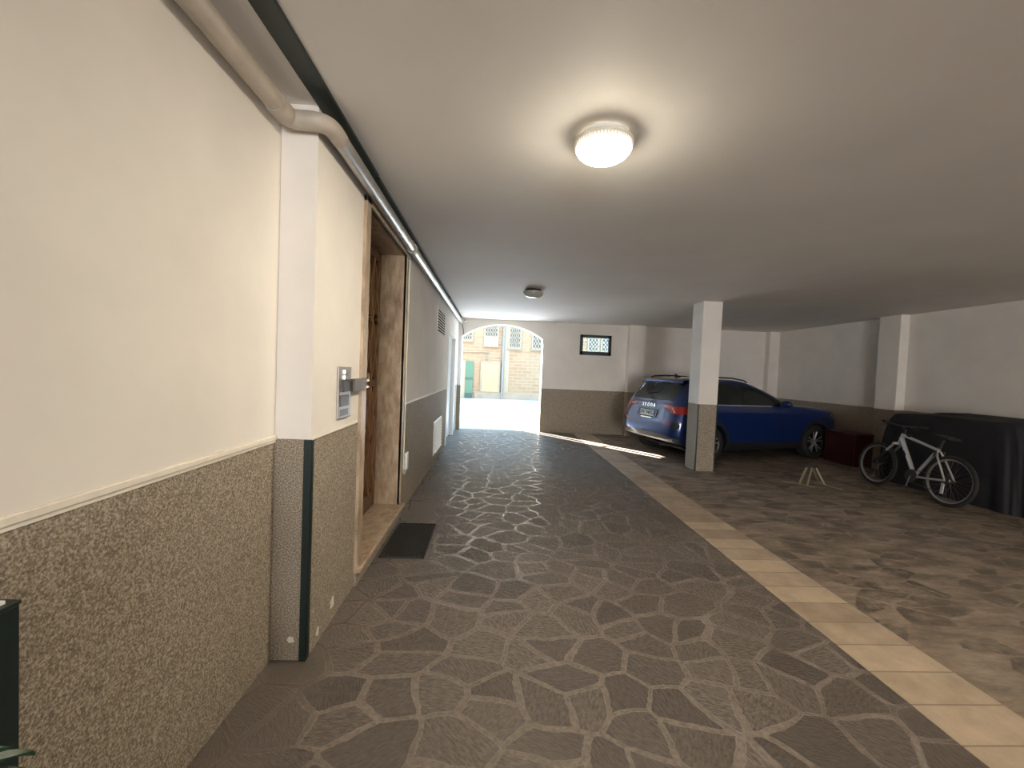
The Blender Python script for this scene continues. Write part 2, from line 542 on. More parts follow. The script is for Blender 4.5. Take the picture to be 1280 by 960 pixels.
# left wall with the entrance opening and a second doorway
D0, D1, DZ = 2.885, 4.13, 2.585
E0, E1, EZ = 8.02, 9.36, 2.20
wl = MB()
wl.box((XW - 0.45, YB, 0), (XW, YP + 0.01, H))
wl.box((XW - 0.45, YP, 0), (XP, D0, H))
wl.box((XW - 0.45, D0, DZ), (XP, D1, H))
wl.box((XW - 0.45, D1, 0), (XP, E0, H))
wl.box((XW - 0.45, E0, EZ), (XP, E1, H))
wl.box((XW - 0.45, E1, 0), (XP, YF + WT, H))
struct(wl, 'wall_left', 'wall_l', 'cream wall with granular grey dado along the passage on the left', 'wall')
struct(MB().box((XR, YB, 0), (XR + 0.3, YF + WT, H)), 'wall_right', 'wall_f', 'white wall with grey dado behind the parked bicycle', 'wall')
# far wall with arch and small window
A0, A1, AZ, AC = -0.800, 1.195, 2.30, 2.625
NX0, NX1, NZ0, NZ1 = 2.115, 2.90, 1.965, 2.465
HB = 3.6
def arc_pts(x0, x1, zs, zc, n=28):
    hw = (x1 - x0) / 2; r = (hw * hw + (zc - zs) ** 2) / (2 * (zc - zs)); cx = (x0 + x1) / 2; cz = zc - r
    out = []
    a0 = math.asin(hw / r)
    for i in range(n + 1):
        a = -a0 + 2 * a0 * i / n
        out.append((cx + r * math.sin(a), cz + r * math.cos(a)))
    return out
wf = MB()
Y0, Y1 = YF, YF + WT
wf.box((XW - 0.4, Y0, 0), (A0, Y1, HB))
ap = arc_pts(A0, A1, AZ, AC)
for (xa, za), (xb, zb) in zip(ap[:-1], ap[1:]):
    wf.prism([(xa, za), (xb, zb), (xb, HB), (xa, HB)], 'y', Y0, Y1)
wf.box((A1, Y0, 0), (NX0, Y1, HB))
wf.box((NX0, Y0, 0), (NX1, Y1, NZ0))
wf.box((NX0, Y0, NZ1), (NX1, Y1, HB))
wf.box((NX1, Y0, 0), (XR + 0.3, Y1, HB))
struct(wf, 'wall_far', 'wall_f', 'far wall with the arched exit and a small window', 'wall')

# pilasters on the far and right walls (part of the masonry)
struct(MB().box((3.30, YF - 0.18, 0), (3.70, YF + 0.01, H), 0.008), 'pilaster', 'wall_f', 'shallow white pilaster on the far wall beside the blue car', 'pilaster')
struct(MB().box((6.86, YF - 0.16, 0), (XR + 0.01, YF + 0.01, H), 0.008), 'pilaster', 'wall_f', 'white pilaster in the corner behind the car bonnet', 'pilaster')
struct(MB().box((XR - 0.16, 6.84, 0), (XR + 0.01, 7.24, H), 0.008), 'pilaster', 'wall_f', 'white pilaster on the wall behind the bicycle', 'pilaster')

# cream bead on top of the dado
struct(MB().box((XW, YB, 1.112), (XW + 0.012, YP, 1.136), 0.004).box((XW, YB, 1.099), (XW + 0.006, YP, 1.112), 0.002), 'trim_2', 'trimw', 'cream bead along the top of the dado on the near left wall', 'dado trim')
struct(MB().box((XP, YP, 1.114), (XP + 0.008, D0 - 0.11, 1.130), 0.003), 'trim_3', 'trimw', 'short cream bead under the buzzer panel', 'dado trim')
struct(MB().box((XP, D1 + 0.09, 1.108), (XP + 0.010, E0 - 0.09, 1.130), 0.003), 'trim_4', 'trimw', 'cream bead on the wall past the bronze door', 'dado trim')

# free-standing pillar with dark corner strips
PX0, PX1, PY0, PY1 = 3.306, 3.620, 6.503, 6.850
pl = thing('pillar', 'square pillar, white above and grey below, in front of the blue car', 'pillar', (PX0 + .157, PY0 + .17, 0), kind='structure')
MB().box((PX0, PY0, 0), (PX1, PY1, H), 0.006).build('shaft', wall_mat('pillar_paint', 1.085), pl)
for x in (PX0, PX1):
    MB().box((x - 0.008, PY0 - 0.008, 0), (x + 0.014 if x == PX0 else x + 0.008, PY0 + 0.012, 1.085)).build('corner_strip', 'green', pl)

# ------------------------------------------------------------------ dark green strip under the ceiling and the pipe
gs = MB().box((-0.888, YB, H - 0.014), (-0.795, 2.78, H + 0.002), 0.002).box((-0.880, 2.80, H - 0.018), (-0.800, 10.0, H + 0.002), 0.002)
gs.box((-0.83, 7.2, H - 0.035), (-0.79, 7.23, H - 0.01))
tag(gs.build('ceiling_rail', 'green'), 'long dark green metal strip fixed along the ceiling above the pipe', 'ceiling strip')

pz, pr = 2.632, 0.043
def elbow(a, b_, c_, r, n=7):
    """arc from a->b->c rounded at b"""
    a, b_, c_ = Vector(a), Vector(b_), Vector(c_)
    u = (a - b_).normalized(); v = (c_ - b_).normalized()
    out = []
    for i in range(n + 1):
        t = i / n
        p0 = b_ + u * r; p2 = b_ + v * r
        out.append((1 - t) ** 2 * p0 + 2 * t * (1 - t) * b_ + t * t * p2)
    return out
pp = thing('drain_pipe', 'pipe running along the top of the left wall and stepping around the pilaster', 'pipe', (XW + .05, YB, pz))
xa, xb = XW + 0.062, XP + 0.066
path = [Vector((xa, YB, pz + 0.0))] + elbow((xa, YB, pz), (xa, YP - 0.055, pz), (xb, YP - 0.055, pz), 0.05)
path += elbow((xa, YP - .055, pz), (xb, YP - .055, pz), (xb, 3, pz), 0.085) + [Vector((xb, YP + 0.10, pz))]
MB().tube(path, pr, 20).build('painted_pipe', 'pipe_paint', pp, 60)
MB().tube([(xa, YP - 0.20, pz), (xa, YP - 0.095, pz)], pr + 0.004, 20).build('collar', 'pipe_paint', pp, 60)
MB().tube([(xb, YP + 0.095, pz), (xb, 10.0, pz)], pr - 0.003, 20).build('metal_pipe', 'pipe_metal', pp, 60)
MB().tube([(xb, 4.02, pz), (xb, 4.10, pz)], pr + 0.008, 20).tube([(xb, 4.06, pz), (xb, 4.06, H - 0.03)], 0.012, 8).build('collar', 'pipe_paint', pp, 60)
MB().tube([Vector((xb, 9.98, pz))] + elbow((xb, 9.98, pz), (xb, 10.12, pz), (xb + .12, 10.12, pz), 0.06) + [Vector((xb + 0.10, 10.12, pz + 0.0)), Vector((xb + 0.10, 10.12, pz + 0.06))], 0.030, 16).build('end_bend', 'pipe_metal', pp, 60)
MB().tube([(xb + .02, 10.17, pz - 0.05), (xb + 0.05, 10.20, pz - 0.2), (A0 + 0.02, YF - 0.015, AZ + 0.03)], 0.009, 8).build('drip_tube', 'green', pp, 60)

# dark corner guard on the pilaster, paint chips
cg = MB().box((XP - 0.030, YP - 0.010, 0.0), (XP + 0.006, YP + 0.002, 1.118), 0.003).box((XP - 0.002, YP - 0.010, 0.0), (XP + 0.006, YP + 0.03, 1.118), 0.003)
tag(cg.build('corner_guard', 'green'), 'dark green edge guard on the corner of the near pilaster', 'corner guard')
def chip(cx, cy, cz, w_, h_, axis):
    mb = MB(); pts = []
    for k in range(14):
        a = 2 * PI * k / 14; r = 0.7 + 0.5 * random.random()
        pts.append((cx + w_ * r * math.cos(a) if axis == 'y' else cy + w_ * r * math.cos(a), cz + h_ * r * math.sin(a)))
    if axis == 'y':
        mb.prism(pts, 'y', cy - 0.0015, cy + 0.001)
    else:
        mb.prism(pts, 'x', cx - 0.001, cx + 0.0015)
    return mb
tag(chip(-0.965, YP, 0.105, 0.019, 0.020, 'y').build('plaster_chip', 'plaster_chip'), 'white chip in the plaster at the foot of the near pilaster', 'paint chip')
tag(chip(XP, 2.42, 0.10, 0.03, 0.035, 'x').build('plaster_chip', 'plaster_chip'), 'pale flaked patch low on the wall below the buzzer panel', 'paint chip')
tag(chip(XP, 2.22, 0.06, 0.02, 0.025, 'x').build('plaster_chip', 'plaster_chip'), 'small pale flake low on the wall next to the green edge guard', 'paint chip')

# ------------------------------------------------------------------ entrance: travertine surround, bronze door
XD = -1.135
su = thing('door_surround', 'travertine frame and step around the bronze entrance door', 'door frame', (XP, (D0 + D1) / 2, 0), kind='structure')
mb = MB()
mb.box((XP - 0.02, D0 - 0.095, 0.125), (XP + 0.022, D0, DZ + 0.03), 0.003)
mb.box((XD - 0.03, D0 - 0.012, 0.125), (XP, D0 + 0.012, DZ), 0.002)
mb.build('jamb_lining', 'marble', su)
mb = MB()
mb.box((XD - 0.03, D1 - 0.014, 0.125), (XP + 0.006, D1 + 0.012, DZ), 0.003)
mb.box((XP - 0.02, D1 - 0.014, 0.125), (XP + 0.012, D1 + 0.03, DZ + 0.02), 0.003)
mb.build('jamb_lining', 'marble', su)
mb = MB()
mb.box((XD - 0.03, D0, DZ - 0.012), (XP, D1, DZ + 0.01), 0.002)
mb.box((XP - 0.02, D0 - 0.095, DZ - 0.012), (XP + 0.022, D1 + 0.03, DZ + 0.03), 0.003)
mb.build('head_lining', 'marble', su)
mb = MB()
mb.box((XD - 0.06, D0 - 0.095, 0.0), (XP + 0.02, D1 + 0.02, 0.095), 0.002)
mb.build('riser', 'speck', su)
mb = MB()
mb.box((XD - 0.06, D0 - 0.105, 0.095), (XP + 0.048, D1 + 0.05, 0.125), 0.006)
mb.build('step_slab', 'marble', su)

dr = thing('entrance_door', 'dark bronze entrance door with crossed lattice bars over dark glass', 'door', (XD, (D0 + D1) / 2, 0.125))
dr['kind'] = 'thing'
za, zb = 0.128, DZ - 0.014
ya, yb = D0 + 0.014, D1 - 0.016
MB().box((XD - 0.030, ya, za), (XD - 0.022, yb, zb)).build('glass_pane', 'dglass', dr)
fr = MB()
ym = (ya + yb) / 2 + 0.10
for y0, y1 in ((ya, ya + 0.07), (yb - 0.07, yb), (ym - 0.05, ym + 0.05)):
    fr.box((XD - 0.045, y0, za), (XD + 0.006, y1, zb), 0.004)
for z0, z1 in ((za, za + 0.16), (zb - 0.09, zb), (1.30, 1.36)):
    fr.box((XD - 0.045, ya, z0), (XD + 0.002, yb, z1), 0.003)
fr.build('leaf_frame', 'bronze', dr)
def bar(mb, y0, z0, y1, z1, wd=0.016, dp=0.022, x=XD):
    d = Vector((0, y1 - y0, z1 - z0)); L = d.length; d.normalize()
    nrm = Vector((0, -d.z, d.y))
    pts = []
    for s_ in (-1, 1):
        for e in ((y0, z0), (y1, z1)):
            p = Vector((0, e[0], e[1])) + nrm * (wd / 2 * s_)
            pts.append((p.y, p.z))
    mb.prism([pts[0], pts[1], pts[3], pts[2]], 'x', x - dp * 0.7, x + dp)
lat = MB()
for (l, r_) in ((ya + 0.07, ym - 0.05), (ym + 0.05, yb - 0.07)):
    nb = 2 if r_ - l > 0.3 else 1
    for k in range(nb):
        p = l + (r_ - l) * k / nb; q_ = l + (r_ - l) * (k + 1) / nb; c_ = (p + q_) / 2
        for (z0, z1) in ((za + 0.16, 1.30), (1.36, zb - 0.09)):
            zm = (z0 + z1) / 2
            bar(lat, p, z0, q_, zm); bar(lat, q_, z0, p, zm)
            bar(lat, p, zm, q_, z1); bar(lat, q_, zm, p, z1)
        if k:
            lat.box((XD - 0.015, p - 0.008, za + .16), (XD + 0.014, p + 0.008, zb - 0.09))
lat.build('lattice', 'bronze_l', dr)
for y in (ya + 0.19, ya + 0.33, ym + 0.17, yb - 0.12):
    for dz in (0, 0.055):
        for dy in (-0.03, 0.012):
            MB().tube([(XD + 0.0, y + dy, 1.90 + dz), (XD + 0.03, y + dy, 1.90 + dz)], 0.017, 14).build('brass_stud', 'brass', dr, 60)
MB().box((XD, ym - 0.045, 1.36), (XD + 0.014, ym - 0.02, zb - 0.1), 0.003).build('brass_strip', 'brass', dr)
hd = MB().tube([(XD + 0.05, ym - 0.02, 0.95), (XD + 0.05, ym - 0.02, 1.20)], 0.012, 14).tube([(XD, ym - 0.02, 0.97), (XD + 0.05, ym - 0.02, 0.97)], 0.009, 10).tube([(XD, ym - 0.02, 1.18), (XD + 0.05, ym - 0.02, 1.18)], 0.009, 10)
hd.build('handle', 'brass', dr, 60)
MB().box((XD, ym + 0.0, 1.36), (XD + 0.05, ym + 0.10, 1.43), 0.008).tube([(XD + .03, ym - 0.03, 1.415), (XD + 0.065, ym - 0.03, 1.415)], 0.016, 14).tube([(XD + .03, ym - 0.03, 1.365), (XD + 0.065, ym - 0.03, 1.365)], 0.016, 14).build('lock', 'brass', dr, 60)

# metal latch arm beside the panel
la = thing('latch_arm', 'dark steel arm with grey plate bolted between buzzer panel and bronze door', 'latch', (XP, 2.65, 1.33))
MB().box((XP, 2.44, 1.335), (XP + 0.028, 2.60, 1.405), 0.003).build('back_plate', 'dsteel', la)
MB().box((XP + 0.012, 2.59, 1.332), (XP + 0.040, 2.79, 1.408), 0.004).build('cover', 'greyplate', la)
MB().box((XP + 0.012, 2.785, 1.335), (XP + 0.038, 2.84, 1.41), 0.004).tube([(XP + 0.02, 2.84, 1.38), (XP - 0.06, 2.92, 1.36)], 0.014, 12).build('hinge_end', 'dsteel', la)
for zz in (1.395, 1.35):
    MB().tube([(XP + 0.028, 2.835, zz), (XP + 0.028, 2.875, zz)], 0.014, 14).build('bolt_head', 'brass', la, 60)

# buzzer panel
bz = thing('buzzer_panel', 'steel entry buzzer panel with round lit buttons beside the door', 'intercom', (XP, 2.5, 1.18))
MB().box((XP, 2.400, 1.178), (XP + 0.012, 2.605, 1.482), 0.003).build('plate', 'steel', bz)
for k, zz in enumerate((1.452, 1.420, 1.388)):
    MB().tube([(XP + 0.011, 2.475, zz), (XP + 0.019, 2.475, zz)], 0.0115, 20).build('button', 'lit', bz, 60)
    MB().box((XP + 0.010, 2.515, zz - 0.012), (XP + 0.015, 2.585, zz + 0.012), 0.001).build('name_card', 'label', bz)
MB().box((XP + 0.011, 2.425, 1.250), (XP + 0.016, 2.565, 1.315), 0.002).build('screen', 'screen', bz)
sp = MB()
for k in range(5):
    sp.box((XP + 0.011, 2.43, 1.196 + k * 0.008), (XP + 0.014, 2.56, 1.199 + k * 0.008))
sp.build('speaker_slots', 'blackp', bz)

# cable and white contact box past the door
cb = thing('cable_box', 'small white junction box on thin cable beside the door frame', 'junction box', (XP, 4.32, 0.4))
MB().box((XP, 4.285, 0.43), (XP + 0.035, 4.36, 0.61), 0.006).build('box', 'white', cb)
MB().tube([(XP + 0.016, 4.20, 2.55), (XP + 0.016, 4.20, 0.48), (XP + 0.016, 4.215, 0.42), (XP + 0.016, 4.25, 0.395), (XP + 0.016, 4.30, 0.41), (XP + 0.016, 4.32, 0.45)], 0.007, 8).build('cable', 'trimw', cb, 60)

# grilles
gr = thing('wall_vent', 'dark slotted ventilation grille high on the wall past the door', 'vent', (XP, 6.9, 2.05))
fm = MB()
for k in range(9):
    fm.box((XP, 6.42, 2.055 + k * 0.044), (XP + 0.010, 7.36, 2.055 + k * 0.044 + 0.016), 0.002)
fm.box((XP, 6.40, 2.05), (XP + 0.01, 6.425, 2.43)).box((XP, 7.355, 2.05), (XP + 0.01, 7.38, 2.43))
fm.build('slat', 'cream', gr)
MB().box((XP, 6.42, 2.055), (XP + 0.003, 7.36, 2.425)).build('backing', 'hole', gr)
gr = thing('wall_vent', 'white louvred vent low on the grey dado', 'vent', (XP, 6.9, 0.13))
MB().box((XP, 6.40, 0.13), (XP + 0.008, 7.30, 0.66), 0.002).build('frame', 'white', gr)
fm = MB()
for k in range(9):
    z = 0.16 + k * 0.054
    fm.prism([(XP + 0.008, z), (XP + 0.035, z + 0.006), (XP + 0.008, z + 0.045)], 'y', 6.46, 7.24)
fm.build('slat', 'white', gr)

# second doorway at the far left
dw = thing('door_1', 'pale door with white frame in the left wall next to the arch', 'door', (XP, 8.7, 0), kind='structure')
fm = MB()
fm.box((XP - 0.12, E0 - 0.06, 0), (XP + 0.02, E0 + 0.05, EZ + 0.05), 0.004)
fm.box((XP - 0.12, E1 - 0.05, 0), (XP + 0.02, E1 + 0.06, EZ + 0.05), 0.004)
fm.box((XP - 0.12, E0, EZ - 0.05), (XP + 0.02, E1, EZ + 0.05), 0.004)
fm.build('door_frame', 'white', dw)
MB().box((XP - 0.12, E0 + 0.05, 0.01), (XP - 0.06, E1 - 0.05, EZ - 0.05), 0.003).build('door_leaf', 'paledoor', dw)
MB().tube([(XP - 0.06, E0 + 0.13, 1.02), (XP - 0.01, E0 + 0.13, 1.02), (XP - 0.01, E0 + 0.24, 1.02)], 0.010, 10).build('handle', 'steel', dw, 60)

# small window in the far wall
wn = thing('window_1', 'small dark green framed window high in the far wall', 'window', ((NX0 + NX1) / 2, YF, NZ0), kind='structure')
fm = MB()
t_ = 0.072
for lo, hi in (((NX0, NZ0), (NX1, NZ0 + t_ + .02)), ((NX0, NZ1 - t_), (NX1, NZ1)), ((NX0, NZ0), (NX0 + t_, NZ1)), ((NX1 - t_, NZ0), (NX1, NZ1))):
    fm.box((lo[0], YF - 0.03, lo[1]), (hi[0], YF + 0.05, hi[1]), 0.004)
fm.build('window_frame', 'green', wn)
MB().box((NX0 + t_, YF + 0.01, NZ0 + t_), (NX1 - t_, YF + 0.016, NZ1 - t_)).build('pane', 'glass', wn)

# ------------------------------------------------------------------ ceiling lamps
def lamp(loc, label, lit):
    o = thing('ceiling_lamp', label, 'ceiling lamp', loc, group='round glass ceiling lamps')
    MB().lathe([(0.0, 0.0), (0.118, 0.0), (0.122, -0.012), (0.128, -0.034), (0.120, -0.036), (0.0, -0.036)], loc, seg=48).build('base', 'white' if lit else 'dsteel', o, 40)
    MB().lathe([(0.128, -0.030), (0.150, -0.034), (0.153, -0.042), (0.150, -0.050), (0.140, -0.050), (0.128, -0.030)], loc, seg=64).build('rim', 'trimw' if lit else 'silver', o, 40)
    mb = MB(); P = []
    for i in range(15):
        a = i / 14 * PI / 2
        r = 0.147 * math.cos(a) ** 0.85 if i < 14 else 0.0; z = -0.046 - 0.084 * math.sin(a)
        row = []
        for k in range(96):
            rib = 1 + 0.016 * (1 if k % 2 else -1) * (1 if r > 0.075 else 0)
            row.append((loc[0] + r * rib * math.cos(2 * PI * k / 96), loc[1] + r * rib * math.sin(2 * PI * k / 96), loc[2] + z))
        P.append(row)
    mb.grid(P, closed_v=True)
    mb.build('glass_bowl', 'bowl_lit' if lit else 'bowl_off', o, 30 if lit else 60)
    return o
lamp((0.525, 2.17, H), 'lit round ribbed glass lamp glowing on the ceiling', True)
lamp((4.30, 0.40, H), 'added lit round ribbed glass lamp over the parking bay, out of view', True)  # unseen lamp added to brighten the right wall and bay floor
lamp((0.555, 6.29, H), 'unlit round glass lamp further along the ceiling toward the arch', False)
tag(MB().lathe([(0, 0), (0.035, 0), (0.035, -0.05), (0.02, -0.06), (0, -0.06)], (1.44, 10.0, H), seg=20).build('ceiling_stub', 'cream', None, 40), 'tiny pale ceiling fitting just before the far wall', 'ceiling fitting')

# ------------------------------------------------------------------ door mat
mt = thing('door_mat', 'dark brown rubber mat on the paving in front of the step', 'mat', (-0.67, 3.57, 0))
MX0, MX1, MY0, MY1 = -0.838, -0.488, 3.215, 3.925
MB().box((MX0, MY0, 0.0), (MX1, MY1, 0.010), 0.003).build('mat_base', 'matr', mt)
rb = MB()
n = 26
for k in range(1, n):
    c_ = k / n * (0.35 + 0.71)
    y_a = max(0, c_ - 0.35); x_a = c_ - y_a
    x_b = max(0, c_ - 0.71); y_b = c_ - x_b
    for f in (0, 1):
        p, q_ = (x_a, y_a), (x_b, y_b)
        if f:
            p, q_ = (0.35 - p[0], p[1]), (0.35 - q_[0], q_[1])
        rb.tube([(MX0 + p[0], MY0 + p[1], 0.010), (MX0 + q_[0], MY0 + q_[1], 0.010)], 0.004, 6)
rb.build('tread_ribs', 'rubber', mt, 60)
bd = MB()
for lo, hi in (((MX0, MY0), (MX1, MY0 + .015)), ((MX0, MY1 - .015), (MX1, MY1)), ((MX0, MY0), (MX0 + .015, MY1)), ((MX1 - .015, MY0), (MX1, MY1))):
    bd.box((lo[0], lo[1], 0.005), (hi[0], hi[1], 0.016), 0.003)
bd.build('rim', 'rubber', mt)
# ------------------------------------------------------------------ green box with leaflet and a plant, at the near left edge
gb = thing('post_box', 'tall dark green metal box standing at the near left wall', 'box', (-1.0, 0.65, 0))
MB().box((XW + 0.004, 0.44, 0.0), (-0.945, 0.872, 0.985), 0.003).build('body', 'green', gb)
MB().box((XW + 0.003, 0.438, 0.985), (-0.943, 0.874, 0.993), 0.002).build('lid', 'green', gb)
MB().box((-0.946, 0.48, 0.70), (-0.940, 0.82, 0.92), 0.002).build('door', 'green', gb)
tag(MB().prism([(0.60, 0.9935), (0.855, 0.9935), (0.855, 1.000), (0.80, 1.022), (0.60, 1.03)], 'x', -1.045, -0.955).build('leaflet', 'paper'), 'white leaflet lying on the dark green box', 'leaflet')
pt = thing('potted_plant', 'green leafy potted plant in front of the dark green box', 'plant', (-0.80, 0.58, 0))
px_, py_ = -0.80, 0.58
MB().lathe([(0.0, 0.0), (0.085, 0.0), (0.105, 0.30), (0.115, 0.30), (0.115, 0.34), (0.098, 0.34), (0.095, 0.31), (0, 0.31)], (px_, py_, 0), seg=32).build('pot', 'terra', pt, 40)
MB().lathe([(0.0, 0.315), (0.094, 0.312)], (px_, py_, 0), seg=24).build('soil', 'soil', pt)
lf = MB()
for k in range(40):
    a = random.random() * 2 * PI; L = 0.06 + 0.10 * random.random(); h0 = 0.33; ht = 0.55 + 0.24 * random.random()
    if k >= 26:
        a = 0.7 + 0.9 * random.random(); ht = 0.74 + 0.12 * random.random(); L = 0.12 + 0.04 * random.random()
    tip = Vector((px_ + L * 0.55 * math.cos(a), py_ + L * 0.55 * math.sin(a), ht))
    b0 = Vector((px_ + 0.02 * math.cos(a), py_ + 0.02 * math.sin(a), h0))
    lf.tube([b0, (b0 + tip) / 2 + Vector((0, 0, 0.04)), tip], [0.004, 0.003, 0.002], 6)
    d = Vector((math.cos(a), math.sin(a), 0.2 - 0.5 * random.random())).normalized(); sd_ = Vector((-math.sin(a), math.cos(a), 0))
    P = []
    for i in range(7):
        t = i / 6; wdt = 0.011 * math.sin(PI * min(1, t * 0.9 + 0.08)) ; c_ = tip + d * 0.055 * t - Vector((0, 0, 0.03 * t * t))
        P.append([c_ - sd_ * wdt + Vector((0, 0, 0.008)), c_, c_ + sd_ * wdt + Vector((0, 0, 0.008))])
    lf.grid(P)
lf.build('foliage', 'leaf', pt, 60)

# ------------------------------------------------------------------ outside: yard and the building across it
struct(MB().box((-9, YF + 0.16, -0.15), (14, 27, -0.015)), 'floor.002', 'yard', 'sunlit grey slab paving of the yard beyond the arch', 'ground')
FY = 21.5
bd = thing('facade_building', 'cream brick building across the yard seen through the arch', 'building', (2, FY, 0))
MB().box((-4.0, FY, -0.1), (12, FY + 6, 8)).build('wall', 'brick', bd)
MB().box((-0.95, FY - 0.08, -0.1), (12, FY + 0.05, 0.34), 0.01).build('plinth', 'stone', bd)
MB().box((0.42, FY - 0.02, 0.3), (0.78, FY + 0.02, 8)).build('white_strip', 'wfac', bd)
def grid_window(x0, x1, z0, z1, nc, nr, name='window', lower=None):
    f = MB()
    fw = 0.05
    cw = (x1 - x0) / nc; ch = (z1 - z0) / nr
    zs = z0 + ch * (lower or 0)
    f.box((x0 - fw, FY - 0.03, z0 - fw), (x1 + fw, FY + 0.02, z1 + fw))
    for lo, hi in (((x0 - fw, z0 - fw), (x1 + fw, zs)), ((x0 - fw, z1), (x1 + fw, z1 + fw)), ((x0 - fw, zs), (x0, z1)), ((x1, zs), (x1 + fw, z1))):
        f.box((lo[0], FY - 0.06, lo[1]), (hi[0], FY - 0.02, hi[1]))
    for i in range(nc + 1):
        f.box((x0 + cw * (i - 0.2), FY - 0.055, zs), (x0 + cw * (i + 0.2), FY - 0.025, z1))
    for k in range(lower or 0, nr + 1):
        f.box((x0, FY - 0.055, z0 + ch * (k - 0.21)), (x1, FY - 0.025, z0 + ch * (k + 0.21)))
    o = f.build(name, 'wfac', bd)
    MB().box((x0 - 0.10, FY - 0.10, z0 - 0.12), (x1 + 0.10, FY, z0 - 0.06)).build('sill', 'stone', bd)
    MB().box((x0, FY - 0.045, zs), (x1, FY - 0.03, z1)).build('pane', 'pane', o)
grid_window(-0.50, 0.14, 2.78, 4.10, 5, 6, lower=2)
grid_window(0.78, 1.32, 2.70, 4.2, 5, 6)
grid_window(1.98, 2.55, 2.70, 3.95, 4, 5)
grid_window(-1.75, -1.18, 3.0, 4.3, 5, 6)
grid_window(4.90, 5.40, 2.70, 3.60, 3, 4)
grid_window(5.60, 5.98, 2.70, 3.60, 2, 4)
# doors
MB().box((-1.72, FY - 0.06, 0.0), (-1.34, FY, 1.92)).build('door_pier', 'wfac', bd)
gd = MB().box((-1.46, FY - 0.08, 0.02), (-1.06, FY, 1.90)).build('green_door', 'greendoor', bd)
for z0, z1 in ((0.02, 0.26), (0.95, 1.06)):
    MB().box((-1.46, FY - 0.10, z0), (-1.06, FY - 0.075, z1)).build('door_rail', 'dgreen', gd)
yd = MB().box((-0.62, FY - 0.10, 0.34), (0.30, FY, 1.90), 0.02).build('yellow_shutter', 'yellow', bd)
MB().box((-0.66, FY - 0.12, 1.88), (0.36, FY, 1.96), 0.01).box((-0.68, FY - 0.115, 0.34), (-0.60, FY, 1.92)).box((0.27, FY - 0.115, 0.34), (0.34, FY, 1.92)).build('shutter_frame', 'stone', yd)
MB().tube([(0.46, FY - 0.10, -0.05), (0.46, FY - 0.10, 8)], 0.055, 12).build('downpipe', 'zinc', bd, 60)
MB().tube([(-1.75, FY - 0.06, 2.38), (-0.30, FY - 0.06, 2.40)], 0.035, 10).tube([(-0.36, FY - 0.06, 2.40), (-0.40, FY - 0.06, 1.95)], 0.02, 8).build('wall_conduit', 'stone', bd, 60)
# added unseen block left of the yard: leaves only a sliver of sun for the passage
nb = thing('sun_blocker', 'added unseen block left of the yard that narrows the sunlight', 'building', (-5, 13, 0))
SL = -2.20
MB().box((-9, 12.0, -0.1), (SL, 14.0, 8)).build('wall', 'wfac', nb)
MB().tube([(SL + 0.17, 13.98, -0.05), (SL + 0.17, 13.98, 8)], 0.055, 12).build('downpipe', 'silver', nb, 60)  # added pole, splits the sliver of sun in two
for z in (1.6, 4.6, 7.4):
    MB().box((SL - 0.01, 13.94, z), (SL + 0.16, 13.97, z + 0.05)).build('pole_clip', 'steel', nb)

# ------------------------------------------------------------------ car
CX, CY, CT = 3.656, 8.021, 0.27898
car = thing('parked_car', 'blue compact suv parked behind the square pillar', 'car', mat=Matrix.Translation((CX, CY, 0)) @ Matrix.Rotation(CT, 4, 'Z'))
SZ = np.array([0.20, 0.28, 0.36, 0.46, 0.56, 0.70, 0.80, 0.90, 0.965, 1.000, 1.035, 1.07, 1.10, 1.20, 1.30, 1.40, 1.455, 1.49, 1.51, 1.518])
SXR = np.array([-0.30, -0.48, -0.705, -0.745, -0.745, -0.725, -0.69, -0.66, -0.64, -0.625, -0.605, -0.59, -0.575, -0.52, -0.46, -0.395, -0.345, -0.24, -0.02, 0.15])
SXF = np.array([3.20, 3.33, 3.39, 3.42, 3.42, 3.41, 3.38, 3.33, 3.20, 2.93, 2.35, 2.05, 1.97, 1.75, 1.52, 1.24, 1.03, 0.80, 0.48, 0.30])
SW = np.array([0.80, 0.855, 0.875, 0.885, 0.893, 0.893, 0.888, 0.882, 0.872, 0.862, 0.850, 0.835, 0.820, 0.775, 0.725, 0.665, 0.620, 0.555, 0.40, 0.22])
SN = np.interp(SZ, [0.2, 0.9, 1.1, 1.4, 1.52], [8, 9, 9, 8, 5])
def sl(z):
    return (np.interp(z, SZ, SXR), np.interp(z, SZ, SXF), np.interp(z, SZ, SW), np.interp(z, SZ, SN))
XC = 0.9
def by_y(z, y, rear=True):
    xr, xf, wd, nn = sl(z)
    a = (XC - xr) if rear else (xf - XC)
    k = max(0.0, 1 - min(1, abs(y) / wd) ** nn) ** (1 / nn)
    return (XC - a * k) if rear else (XC + a * k)
def by_x(z, x):
    xr, xf, wd, nn = sl(z)
    a = (XC - xr) if x < XC else (xf - XC)
    return wd * max(0.0, 1 - min(1, abs(x - XC) / a) ** nn) ** (1 / nn)
